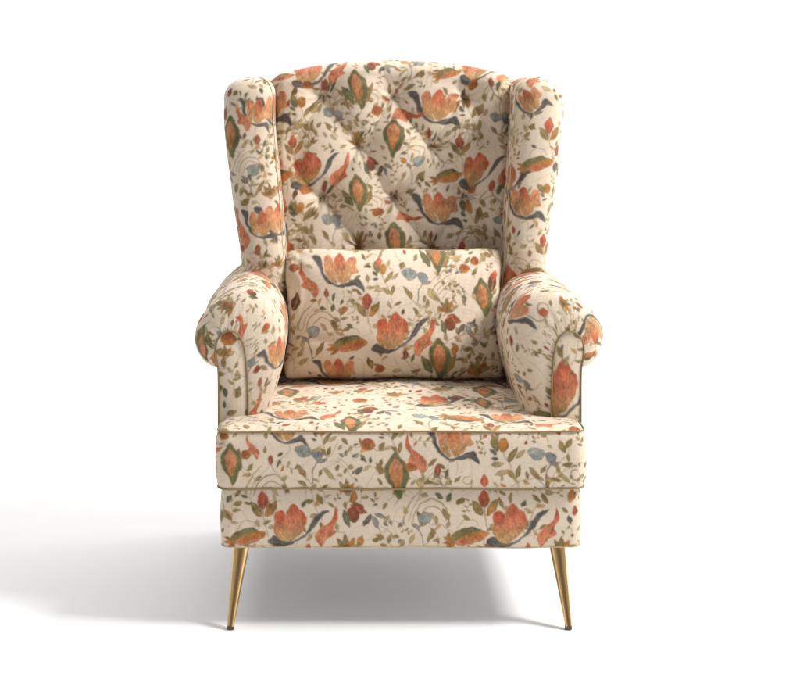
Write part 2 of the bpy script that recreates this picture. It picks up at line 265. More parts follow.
def mtw(c):  # twig with a few small leaves
    c.stroke([(-3, 9), (0, 2), (1, -8)], .9, .5, 'lolive')
    c.leaf(0, 3, -7, -3, 3.6, 'olive'); c.leaf(0, 0, 7, -5, 3.6, 'lolive'); c.leaf(1, -5, 2, -12, 3.4, 'ochre'); c.leaf(-2, 7, 5, 5, 3, 'dgreen', vein=None)
def mtc(c):  # small curled tendril with berries
    c.stroke([(-7, 7), (-4, -1), (2, -5), (7, -2), (5, 3)], .9, .5, 'lolive')
    c.leaf(-5, 2, -10, -3, 3, 'olive', vein=None); c.leaf(0, -4, 1, -10, 3, 'grey', vein=None); c.poly([(4, 3), (7, 1), (9, 4), (6, 7)], 'rust', n=3)
def mts(c):  # long thin stem with paired leaves
    c.stroke([(-8, 10), (-3, 3), (3, -3), (6, -12)], .9, .5, 'lolive')
    for x, y, a, b, k in ((-4, 5, -11, 3, 'olive'), (-2, 2, 3, 8, 'lolive'), (2, -2, -5, -6, 'lolive'), (4, -5, 11, -3, 'ochre'), (6, -10, 3, -17, 'olive')): c.leaf(x, y, a, b, 3.4, k, vein=None)
MOT['1'] = mtw; MOT['2'] = mtc; MOT['3'] = mts
def gap_fill(c, k):
    cr = lin(CREAM); X0, Y0 = c.x0, c.y0; W, H = c.w / c.R, c.h / c.R
    for rad, fam, st in ((10.5, '12KM13', 8), (7.0, '12123o', 5.0), (4.8, '13lo', 4.2)):
        occ = (np.abs(c.img - cr).sum(2) > .10).astype(np.float32)
        I = np.zeros((c.h + 1, c.w + 1)); I[1:, 1:] = occ.cumsum(0).cumsum(1)
        gx = np.arange(X0, X0 + W, st * k); gy = np.arange(Y0, Y0 + H, st * k)
        P = np.array([(x, y) for y in gy for x in gx]) + rng.uniform(-1, 1, (len(gx) * len(gy), 2)) * st * k * .4
        rng.shuffle(P); used = np.zeros((0, 2)); rr = rad * k
        for x, y in P:
            i0, i1 = int((x - rr - X0) * c.R), int((x + rr - X0) * c.R); j0, j1 = int((y - rr - Y0) * c.R), int((y + rr - Y0) * c.R)
            i0, j0 = max(i0, 0), max(j0, 0); i1, j1 = min(i1, c.w), min(j1, c.h)
            if i1 <= i0 or j1 <= j0: continue
            if (I[j1, i1] - I[j0, i1] - I[j1, i0] + I[j0, i0]) / ((i1 - i0) * (j1 - j0)) > .05: continue
            if len(used) and (np.abs(used - [x, y]).max(1) < rr * 1.75).any(): continue
            used = np.vstack([used, [x, y]])
            m = fam[rng.integers(len(fam))]; sc = {10.5: .95, 7.0: .68, 4.8: .5}[rad] * (1.5 if m in 'lo' and rad < 5 else 1) * (.75 if m == 'M' else 1)
            c.at(x, y, sc * k * rng.uniform(.85, 1.1), rng.uniform(-60, 60), rng.choice([-1, 1])); MOT[m](c)
def ghosts(c, k):
    X0, Y0, W, H = c.x0, c.y0, c.w / c.R, c.h / c.R
    for _ in range(int(W * H / (1050 * k * k))):
        c.at(X0 + rng.random() * W, Y0 + rng.random() * H, k * rng.uniform(.8, 1.15), rng.uniform(-80, 80), rng.choice([-1, 1]))
        c.stroke([(-9, 16), (-6, 4), (0, -4), (2, -14)], 1.0, .5, 'lolive', .7)
        for x, y, a, b, k_ in ((-8, 10, -15, 7, 'lolive'), (-6, 4, 2, 3, 'tan'), (-3, 0, -10, -5, 'olive'), (1, -7, 9, -9, 'lolive'), (2, -12, 0, -21, 'olive')): c.leaf(x, y, a, b, 3.6, k_, vein=None)
    for _ in range(int(W * H / (700 * k * k))):
        x, y = X0 + rng.random() * W, Y0 + rng.random() * H; L = rng.uniform(9, 20)
        c.at(x, y, k, rng.uniform(-70, 70), rng.choice([-1, 1]))
        c.stroke([(-L * .2, L), (-L * .15, 0), (L * .15, -L * .6), (L * .7, -L * .7)], rng.uniform(1.0, 2.0), .6, 'ghost', rng.uniform(.2, .5))
CV = {}
def canv(name, rect, items, k, ox, oy, skip):
    c = Canvas(*rect, R=3.0 if name in ('front', 'pillow') else 2.4); ghosts(c, k * .85); fill_rep(c, k, ox, oy, skip); draw(c, items); gap_fill(c, k if k < 1.2 else 1.15); CV[name] = c.done()
canv('front', (-160, 425, 960, 560), FRONT, 1.31, -112, 305, (212, 400, 590, 600))
canv('back', (150, 40, 640, 480), [('G', 407, 112, .9, 60, 1)], 1.0, 0, 0, None)
canv('pillow', (270, 235, 520, 395), PILLOW, 1.15, 0, 0, (282, 225, 508, 405))
canv('wingl', (-60, 30, 430, 420), WINGL, 1.05, 0, 0, (222, 84, 280, 278))
canv('wingr', (350, 30, 840, 420), WINGR, 1.05, 0, 0, (503, 84, 566, 282))
canv('seat', (205, 185, 600, 440), SEATP, 1.25, 0, 0, (205, 335, 600, 445))
canv('arml', (0, -480, 420, 20), [('A', 36, -95, 1.1), ('K', 12, -72, 1), ('r', 8, -90, 1.2, 10), ('O', 22, -130, .9), ('l', 20, -60, 1)], 1.2, 0, 0, (0, -150, 70, -40))
canv('armr', (-420, -480, 0, 20), [('A', -52, -140, 1.3, 30, -1), ('Q', -22, -160, 1.6), ('R', -20, -158, 1.1, 20), ('K', -38, -105, 1.1), ('D', -34, -68, .8), ('o', -58, -80, 1.2)], 1.2, 60, 0, (-75, -185, 0, -40))
canv('armpl', (150, 300, 320, 450), [('O', 228, 338, 1.3), ('W', 226, 352, .8), ('o', 224, 362, 1.2), ('o', 221, 374, 1.1, 90), ('g', 225, 392, 1.2, -20), ('o', 238, 392, 1.4, 10), ('l', 238, 374, 1.2, 0), ('g', 224, 404, 1.1, 0), ('g', 221, 388, .8, 0), ('l', 232, 412, 1.2, 60)], 1.2, 0, 0, (100, 200, 350, 460))
canv('armpr', (480, 300, 650, 450), [('B', 561, 388, 1.15, 0, 1, 1.3), ('o', 560, 352, 1.4, -20), ('K', 555, 345, .9), ('l', 566, 360, 1.3, 20), ('l', 553, 364, 1, 20), ('g', 572, 372, .8, 40)], 1.2, 0, 0, (400, 200, 700, 460))

# ------------------------------------------------------------------ materials
def new_mat(name):
    m = bpy.data.materials.new(name); m.use_nodes = True; n = m.node_tree.nodes; n.clear()
    o = n.new('ShaderNodeOutputMaterial'); b = n.new('ShaderNodeBsdfPrincipled'); m.node_tree.links.new(b.outputs[0], o.inputs[0])
    return m, n, m.node_tree.links, b
def fabric(name, printed=True, col=None):
    m, n, L, b = new_mat(name)
    tc = n.new('ShaderNodeTexCoord')
    nz = n.new('ShaderNodeTexNoise'); nz.inputs['Scale'].default_value = 480; nz.inputs['Detail'].default_value = 2
    L.new(tc.outputs['Object'], nz.inputs['Vector'])
    n2 = n.new('ShaderNodeTexNoise'); n2.inputs['Scale'].default_value = 22; n2.inputs['Detail'].default_value = 3
    L.new(tc.outputs['Object'], n2.inputs['Vector'])
    mr = n.new('ShaderNodeMapRange'); mr.inputs['From Min'].default_value = .3; mr.inputs['From Max'].default_value = .7
    mr.inputs['To Min'].default_value = .89; mr.inputs['To Max'].default_value = 1.07; L.new(nz.outputs[0], mr.inputs['Value'])
    mix = n.new('ShaderNodeMix'); mix.data_type = 'RGBA'; mix.blend_type = 'MULTIPLY'; mix.inputs[0].default_value = 1
    if printed:
        at = n.new('ShaderNodeAttribute'); at.attribute_name = 'print'; L.new(at.outputs['Color'], mix.inputs[6])
    else: mix.inputs[6].default_value = (*lin(col), 1)
    cb = n.new('ShaderNodeCombineColor'); L.new(mr.outputs[0], cb.inputs[0]); L.new(mr.outputs[0], cb.inputs[1]); L.new(mr.outputs[0], cb.inputs[2])
    L.new(cb.outputs[0], mix.inputs[7]); L.new(mix.outputs[2], b.inputs['Base Color'])
    b.inputs['Roughness'].default_value = .85; b.inputs['Specular IOR Level'].default_value = .25
    b.inputs['Sheen Weight'].default_value = .15; b.inputs['Sheen Roughness'].default_value = .5
    # linen weave: two crossed thread waves
    ws = []
    for d in ('X', 'Z'):
        w = n.new('ShaderNodeTexWave'); w.bands_direction = d; w.inputs['Scale'].default_value = 160; w.inputs['Distortion'].default_value = 1.5; w.inputs['Detail'].default_value = 1
        L.new(tc.outputs['Object'], w.inputs['Vector']); ws.append(w)
    ad = n.new('ShaderNodeMath'); ad.operation = 'ADD'; L.new(ws[0].outputs[1], ad.inputs[0]); L.new(ws[1].outputs[1], ad.inputs[1])
    a2 = n.new('ShaderNodeMath'); a2.operation = 'ADD'; L.new(ad.outputs[0], a2.inputs[0]); L.new(nz.outputs[0], a2.inputs[1])
    bp = n.new('ShaderNodeBump'); bp.inputs['Strength'].default_value = .5; bp.inputs['Distance'].default_value = .0008; L.new(a2.outputs[0], bp.inputs['Height'])
    b2 = n.new('ShaderNodeBump'); b2.inputs['Strength'].default_value = .35; b2.inputs['Distance'].default_value = .004; L.new(n2.outputs[0], b2.inputs['Height'])
    L.new(bp.outputs[0], b2.inputs['Normal']); L.new(b2.outputs[0], b.inputs['Normal'])
    return m
M_FAB = fabric('floral_linen'); M_PIPE = fabric('olive_piping', False, (146, 124, 84)); M_BTN = fabric('button_fabric', False, (176, 140, 96))
M_PIPE2 = fabric('cream_piping', False, (196, 176, 142)); M_LINING = fabric('bounce_lining', False, (200, 200, 200))  # unseen lining made pale grey to bounce light onto the floor below
M_BRASS, n, L, b = new_mat('brushed_brass')
b.inputs['Base Color'].default_value = (.76, .49, .22, 1); b.inputs['Metallic'].default_value = 1; b.inputs['Roughness'].default_value = .17
tc = n.new('ShaderNodeTexCoord'); mp = n.new('ShaderNodeMapping'); mp.inputs['Scale'].default_value = (900, 900, 12); nz = n.new('ShaderNodeTexNoise'); nz.inputs['Scale'].default_value = 1
L.new(tc.outputs['Object'], mp.inputs[0]); L.new(mp.outputs[0], nz.inputs['Vector'])
bp = n.new('ShaderNodeBump'); bp.inputs['Strength'].default_value = .08; bp.inputs['Distance'].default_value = .001; L.new(nz.outputs[0], bp.inputs['Height']); L.new(bp.outputs[0], b.inputs['Normal'])
M_RUB, n, L, b = new_mat('dark_rubber'); b.inputs['Base Color'].default_value = (.10, .065, .03, 1); b.inputs['Roughness'].default_value = .6
M_BG, n, L, b = new_mat('white_backdrop'); b.inputs['Roughness'].default_value = .9; b.inputs['Specular IOR Level'].default_value = .1
nz = n.new('ShaderNodeTexNoise'); nz.inputs['Scale'].default_value = 1.2; rp = n.new('ShaderNodeMapRange'); rp.inputs['To Min'].default_value = .83; rp.inputs['To Max'].default_value = .85
L.new(nz.outputs[0], rp.inputs['Value']); cb = n.new('ShaderNodeCombineColor')
for i in range(3): L.new(rp.outputs[0], cb.inputs[i])
L.new(cb.outputs[0], b.inputs['Base Color'])

# ------------------------------------------------------------------ mesh helpers
class MB:
    def __init__(s): s.v, s.f, s.c, s.n = [], [], [], 0
    def grid(s, V, C=None, cu=False, flip=False):
        """V: (nu, nv, 3); cu closes the first direction"""
        nu, nv = V.shape[:2]; idx = np.arange(nu * nv).reshape(nu, nv) + s.n
        a = np.vstack([idx, idx[:1]]) if cu else idx
        q = np.stack([a[:-1, :-1], a[1:, :-1], a[1:, 1:], a[:-1, 1:]], -1).reshape(-1, 4)
        if flip: q = q[:, ::-1]
        s.v.append(V.reshape(-1, 3)); s.f.append(q); s.n += nu * nv
        s.c.append(np.asarray(C).reshape(-1, 3) if C is not None else np.full((nu * nv, 3), lin(CREAM)))
        return s
    def build(s, name, mat, parent=None):
        V = np.vstack(s.v).astype(np.float32); F = np.vstack(s.f).astype(np.int32); C = np.vstack(s.c)
        me = bpy.data.meshes.new(name)
        me.vertices.add(len(V)); me.vertices.foreach_set('co', V.ravel())
        me.loops.add(F.size); me.loops.foreach_set('vertex_index', F.ravel())
        me.polygons.add(len(F)); me.polygons.foreach_set('loop_start', np.arange(0, F.size, 4, dtype=np.int32))
        me.update(calc_edges=True)
        me.polygons.foreach_set('use_smooth', np.ones(len(F), bool))
        at = me.color_attributes.new('print', 'FLOAT_COLOR', 'POINT')
        at.data.foreach_set('color', np.hstack([C, np.ones((len(C), 1))]).astype(np.float32).ravel())
        me.materials.append(mat)
        o = bpy.data.objects.new(name, me); bpy.context.scene.collection.objects.link(o); o.parent = parent
        return o
def tube(path, r, closed=False, nr=10, wob=0, cfun=None):
    p = np.asarray(path, float)
    t = (np.roll(p, -1, 0) - np.roll(p, 1, 0)) if closed else np.gradient(p, axis=0)
    t /= np.linalg.norm(t, axis=1)[:, None] + 1e-12
    ref = np.array([.13, .21, .97]); 
    if abs((t @ ref)).max() > .98: ref = np.array([.9, .3, .1])
    a = np.cross(t, ref); a /= np.linalg.norm(a, axis=1)[:, None]; b = np.cross(t, a)
    th = np.linspace(0, 2 * PI, nr, endpoint=False)
    R = np.broadcast_to(r, (len(p),))[:, None, None]
    V = p[:, None] + R * (a[:, None] * np.cos(th)[None, :, None] + b[:, None] * np.sin(th)[None, :, None])
    mb = MB(); V = V.transpose(1, 0, 2)
    if closed: V = np.concatenate([V, V[:, :1]], 1)
    return mb.grid(V, cu=True)
def resamp(P, n):
    P = np.asarray(P, float); d = np.r_[0, np.cumsum(np.linalg.norm(np.diff(P, axis=0), axis=1))]
    t = np.linspace(0, d[-1], n); return np.stack([np.interp(t, d, P[:, k]) for k in range(P.shape[1])], 1)
def arcl(P): return np.r_[0, np.cumsum(np.linalg.norm(np.diff(P, axis=0), axis=1))]
KW = rng.normal(size=(24, 3)); KP = rng.random(24) * 2 * PI
def wob(x, y, z, f=8.0):
    s = 0
    for (a, b, c), p in zip(KW[:14], KP): s = s + np.sin(f * (a * x + b * y + c * z) + p)
    return s / 14 ** .5 / 1.2
def sstep(x, a, b):
    t = np.clip((x - a) / (b - a), 0, 1); return t * t * (3 - 2 * t)

chair = bpy.data.objects.new('armchair', None); bpy.context.scene.collection.objects.link(chair)
chair['label'] = 'wingback armchair in cream floral print fabric with button-tufted back and slim brass legs'; chair['category'] = 'armchair'

# ---- rounded rectangle outline (plan), starting front centre going +x; returns points & arclength measured from front centre
def outline(hx, y0, y1, r, step):
    k = []
    def arc(cx, cy, a0, a1):
        n = max(8, int(r * abs(a1 - a0) / step)); 
        for a in np.linspace(a0, a1, n): k.append((cx + r * math.cos(a), cy + r * math.sin(a)))
    k.append((0, y0)); arc(hx - r, y0 + r, -PI / 2, 0); arc(hx - r, y1 - r, 0, PI / 2); k.append((0, y1))
    K = np.array(k); n = int(arcl(K)[-1] / step); P = resamp(K, n)
    Lh = arcl(P); left = P[1:-1][::-1] * [-1, 1]
    return np.vstack([P, left]), np.r_[Lh, -Lh[1:-1][::-1]]

# ---------------------------------------------------------------- base
P, A = outline(.350, .012, .68, .02, .0016)
zz = np.r_[.2745, np.linspace(.2735, .160, 74), .157, .155, .1545]
off = np.r_[-.004, np.zeros(74), -.0008, -.004, -.012]
cen = np.array([0, .35])
def inset(P, d):
    t = np.roll(P, -1, 0) - np.roll(P, 1, 0); t /= np.linalg.norm(t, axis=1)[:, None]; n = np.stack([t[:, 1], -t[:, 0]], 1)
    return P + n * d
mb = MB()
V = np.empty((len(P), len(zz), 3)); C = np.empty((len(P), len(zz), 3))
for j, z in enumerate(zz):
    bulge = .0035 * math.sin(PI * min(max((z - .155) / .118, 0), 1))
    q = inset(P, off[j] + bulge)
    w = .0022 * wob(q[:, 0], q[:, 1], np.full(len(q), z), 13) + .0008 * np.sin(q[:, 0] * 80 + 2.2 * np.sin(q[:, 0] * 17)) * math.exp(-abs(z - .157) / .014)
    q = q + (P - cen) * 0; q = inset(q, 0) ; q[:, 1] += w * (q[:, 1] < .1)
    zl = z + (.0007 * np.sin(q[:, 0] * 19 + 1) + .0005 * np.sin(q[:, 0] * 47)) * sstep(-z, -.2, -.155)
    V[:, j] = np.stack([q[:, 0], q[:, 1], zl], 1)
    C[:, j] = CV['front'].sample(401 + A * 517, np.full(len(A), 432 + (.383 - z) * 517))
mb.grid(V, C, cu=True)
base = mb.build('base', M_FAB, chair)
xb = np.linspace(-.34, .34, 12); yb = np.linspace(.03, .665, 12)
MB().grid(np.stack(np.meshgrid(xb, yb, [.1585], indexing='ij'), -1)[:, :, 0]).build('bottom_lining', M_LINING, base)
pp, _ = outline(.3505, .0115, .68, .02, .006)
z0 = .1565 + .0007 * np.sin(pp[:, 0] * 19 + 1) + .0005 * np.sin(pp[:, 0] * 47)
tube(np.c_[pp, z0], .0009, True).build('piping', M_PIPE2, base)

# ---------------------------------------------------------------- seat cushion
P, A = outline(.360, 0, .66, .028, .0016)
n = 76; zs = np.linspace(.2725, .383, n)
V = np.empty((len(P), n, 3)); C = np.empty((len(P), n, 3))
for j, z in enumerate(zs):
    t = (z - .2725) / .1105
    d = -.004 + .0065 * (1 - (2 * t - 1) ** 4)
    q = inset(P, d)
    q[:, 1] += .0016 * wob(q[:, 0], q[:, 1], np.full(len(q), z), 14) * (q[:, 1] < .15) * math.sin(PI * t)
    for ze, ph in ((.383, 0), (.2725, 3)):
        q[:, 1] += (.0011 * np.sin(q[:, 0] * 95 + ph + 2.5 * np.sin(q[:, 0] * 21 + ph)) * (.5 + .5 * np.sin(q[:, 0] * 9 + ph))) * math.exp(-abs(z - ze) / .013) * (q[:, 1] < .1)
    q[:, 1] += .0022 * wob(q[:, 0], 0 * q[:, 0], np.full(len(q), z), 7) * (q[:, 1] < .1) * math.sin(PI * t)
    V[:, j] = np.c_[q, np.full(len(q), z)]
    C[:, j] = CV['front'].sample(401 + A * 517, np.full(len(A), 432 + (.383 - z) * 517))
mb = MB(); mb.grid(V, C, cu=True)
def seatz(x, y, w):
    e = np.minimum(w - np.abs(x), y); e = np.maximum(e, 0)
    crown = .027 * (1 - (np.clip(np.abs(x), 0, .36) / .36) ** 2) * sstep(y, 0, .24)
    return .3825 + .0095 * (1 - np.exp(-e / .012)) + crown + .0018 * wob(x, y, 0 * x, 11) * sstep(e, 0, .05)
nx, ny = 460, 330
yy = np.r_[np.linspace(0, .03, 30), np.linspace(.031, .5, ny - 42), np.linspace(.51, .655, 12)]
u = np.linspace(-1, 1, nx); r = .028
w = np.where(yy < r, .3565 - r + np.sqrt(np.maximum(r * r - (r - np.minimum(yy, r)) ** 2, 0)), .3565)
X = u[:, None] * w[None]; Y = np.broadcast_to(yy[None], X.shape) + .003
Z = seatz(X, Y - .003, w[None])
Z = Z - .03 * sstep(Y, .45, .65)
V = np.stack([X, Y, Z], -1); C = CV['seat'].sample(401 + X * 517, 430 - Y * 517)
mb.grid(V, C)
seat = mb.build('seat_cushion', M_FAB, chair)
for zp, nm in ((.383, 1), (.2725, 0)):
    pp, _ = outline(.3600, 0, .66, .028, .005)
    zp = zp + .0010 * np.sin(pp[:, 0] * 23) 
    tube(np.c_[inset(pp, -.0026), zp], .0019, True).build('piping', M_PIPE, seat)

# ---------------------------------------------------------------- backrest (front, tufted)
dx, dz = .163, .1135
bx0, bz0 = .006, 1.025
btn = []
for j in range(4):
    for i in range(-2, 3):
        x = bx0 + dx * (i + (.5 if j % 2 else 0)); z = bz0 - dz * j
        if abs(x) < (.20 if j % 2 == 0 else .2): btn.append((x, z, j))
stren = {0: .8, 1: .8, 2: 1.0, 3: .8}
def recline(z): return .475 + .075 * sstep(z, .45, 1.15) + .0 * z
def tuft(x, z):
    x0_, z0_ = x, z
    x = x0_ + .007 * wob(x0_, 0 * x0_ + .3, z0_, 16); z = z0_ + .007 * wob(x0_, 0 * x0_ + .9, z0_, 15)
    a = (x - bx0) / dx - (z - bz0) / (2 * dz); b = (x - bx0) / dx + (z - bz0) / (2 * dz)
    env = (1 - sstep(np.abs(x), .19, .265)) * (1 - sstep(z, 1.035, 1.085)) * sstep(z, .60, .68)
    s = np.abs(np.sin(PI * a) * np.sin(PI * b))
    h = (.0125 * (s ** 1.15) * (1 + .25 * wob(x, 0 * x, z, 14)) + .0070 * s ** .6) * env + .009 * (1 - env)
    x, z = x0_, z0_
    for (bx, bz, j) in btn:
        rx, rz = x - bx, z - bz; rr = np.hypot(rx, rz) + 1e-6; th = np.arctan2(rz, rx)
        k = stren[j] * (1.5 if (abs(bx - bx0) < .01 and j == 2) else 1)
        h = h - .024 * k * np.exp(-(rr / .021) ** 1.35)
        h = h - .010 * k * np.exp(-(rr / .008) ** 2)
        h = h + .0021 * k * np.sin(7 * th + bx * 50 + 1.6 * np.sin(2 * th + bz * 30)) * np.exp(-((rr - .022) / .017) ** 2)
    # long soft pleats running down and out to the seat from the lowest rows
    h = h + .0018 * wob(x, 0 * x, z, 30) + .003 * wob(x, 0 * x, z, 9)
    return h
def ztop(x): return 1.109 - .041 * np.abs(x / .288) ** 2.2
nx, nz_ = 400, 470
hx = .288
u = np.linspace(-hx, hx, nx)
vv = np.linspace(0, 1, nz_)
V = np.empty((nx, nz_ + 40, 3)); C = np.empty((nx, nz_ + 40, 3))
rr_ = .035
for i, x in enumerate(u):
    zt = ztop(x) - rr_ - .012 * sstep(abs(x), .255, .288)
    z = .36 + (zt - .36) * vv; xa = np.full_like(z, x)
    edge = .028 * sstep(abs(x), .245, .288)
    y = recline(z) - tuft(xa, z) + edge
    y0 = y[-1]; aa = np.linspace(0, PI / 2, 30)[1:]
    za = zt + rr_ * np.sin(aa); ya = y0 + rr_ * 1.1 * (1 - np.cos(aa))
    zb = np.full(11, za[-1]) - np.linspace(.0006, .012, 11) ** 1; yb_ = np.linspace(ya[-1] + .006, .655, 11)
    zc = np.r_[z, za, zb]; yc = np.r_[y, ya, yb_]
    V[i] = np.c_[np.full_like(zc, x), yc, zc]
    arc = np.r_[zc[:nz_], zt + rr_ * 1.1 * aa, zt + rr_ * 1.7 + np.linspace(0, .12, 11)]
    ua, za_ = np.full_like(arc, x), arc.copy()
    for (bx, bz, j) in btn:
        g = .8 * np.exp(-((x - bx) ** 2 + (arc - bz) ** 2) / .022 ** 2); ua = ua + (x - bx) * g; za_ = za_ + (arc - bz) * g
    ua = ua + .004 * wob(np.full_like(arc, x), 0 * arc, arc, 16); za_ = za_ + .004 * wob(np.full_like(arc, x), 0 * arc + 2, arc, 16)
    C[i] = CV['back'].sample(340 + (ua + .119) * 438, 77 + (1.07 - za_) * 438)
back = MB().grid(V, C, flip=False).build('backrest', M_FAB, chair)
xp = np.linspace(-.262, .262, 90)
tube(np.c_[xp, np.full(90, .60), ztop(xp) - .001], .0018).build('piping', M_PIPE2, back)
for (bx, bz, j) in btn:
    yb0 = float(recline(np.array([bz]))[0] - tuft(np.array([bx]), np.array([bz]))[0])
    R = .0075; a, e = np.meshgrid(np.linspace(0, 2 * PI, 20, endpoint=False), np.linspace(0, PI / 2, 8), indexing='ij')
    Vb = np.stack([bx + R * np.cos(a) * np.cos(e), yb0 + .001 - .0042 * np.sin(e), bz + R * np.sin(a) * np.cos(e)], -1)
    MB().grid(Vb, cu=True).build('button', M_BTN, back)

# ---------------------------------------------------------------- wings
zk = np.array([.36, .60, .689, .799, .909, .98, 1.02, 1.08]); 
xo_k = np.array([.318, .3285, .340, .357, .372, .378, .379, .379]); xi_k = np.array([.228, .234, .243, .251, .260, .266, .268, .268])
yf_k = np.array([.40, .385, .385, .395, .405, .41, .415, .42])
def wing(sg, cname):
    R = .040; z1 = 1.024
    zl = np.r_[np.linspace(.36, .58, 40), np.linspace(.5815, z1, 300)]
    lv = [(z, 0.0) for z in zl] + [(z1 + R * math.sin(a), R * (1 - math.cos(a)) * .98) for a in np.linspace(0, PI / 2, 34)[1:]]
    nfr = 120; V = []; C = []
    for z, d in lv:
        zq = min(z, z1 + .02)
        xi = np.interp(zq, zk, xi_k) + d; xo = np.interp(zq, zk, xo_k) - d; yf = np.interp(zq, zk, yf_k) + d * .9
        # soften interpolation
        c = (xi + xo) / 2; h = (xo - xi) / 2
        th = np.linspace(-PI / 2, PI / 2, nfr)
        ex = .84
        fx = c + h * np.sign(np.sin(th)) * np.abs(np.sin(th)) ** ex
        fy = yf + .052 * (1 - np.abs(np.cos(th)) ** ex)
        yi = np.linspace(.60, yf + .052, 70)[:-1]; yo = np.linspace(yf + .052, .69 - d, 80)[1:]
        x = np.r_[np.full(69, xi), fx, np.full(79, xo)]; y = np.r_[yi, fy, yo]
        wv = .0016 * wob(x * sg, y, np.full_like(x, z), 17) + .0022 * wob(x * sg, y, np.full_like(x, z), 8)
        x = x + wv; y = y + wv * .6
        a = arcl(np.c_[x, y]); a = a - a[69 + nfr // 2]
        ze = z + .008 * (1 - (x - .26) / .12) * sstep(z, .98, 1.06)
        V.append(np.c_[x * sg, y, ze]); 
        sx = 340 + (sg * c + .119) * 453
        C.append(CV[cname].sample(sx + sg * a * 453, np.full_like(a, 77 + (1.07 - z - d * .9) * 453)))
    V = np.array(V).transpose(1, 0, 2); C = np.array(C).transpose(1, 0, 2)
    mb = MB(); mb.grid(V, C, flip=sg < 0)
    # close the narrow top ridge
    e = V[:, -1]; c0 = e.mean(0); cap = np.stack([e, e * .5 + c0 * .5 + [0, 0, .001], np.broadcast_to(c0 + [0, 0, .0015], e.shape)], 1)
    half = len(e) // 2
    e1 = e[:half]; e2 = e[::-1][:half]; t = np.linspace(0, 1, 6)[None, :, None]
    cap = e1[:, None] * (1 - t) + e2[:, None] * t; cap[..., 2] += .002 * np.sin(PI * t[..., 0])
    mb.grid(cap, C[:half, -1][:, None].repeat(6, 1), flip=sg > 0)
    w = mb.build('wing', M_FAB, chair)
    zz = np.linspace(.60, 1.03, 80)
    pth = np.c_[sg * (np.interp(zz, zk, xi_k) + .0015), np.interp(zz, zk, yf_k) + .024, zz]
    aa = np.linspace(0, PI / 2, 14)[1:]
    top = np.c_[sg * (np.interp(1.03, zk, xi_k) + .0015 + .03 * (1 - np.cos(aa))), pth[-1, 1] + .07 * np.sin(aa) * 0 + .02 * (1 - np.cos(aa)), 1.03 + .038 * np.sin(aa)]
    tube(np.vstack([pth, top]), .0011).build('piping', M_PIPE2, w)
    return w
wl = wing(-1, 'wingl'); wr = wing(1, 'wingr')

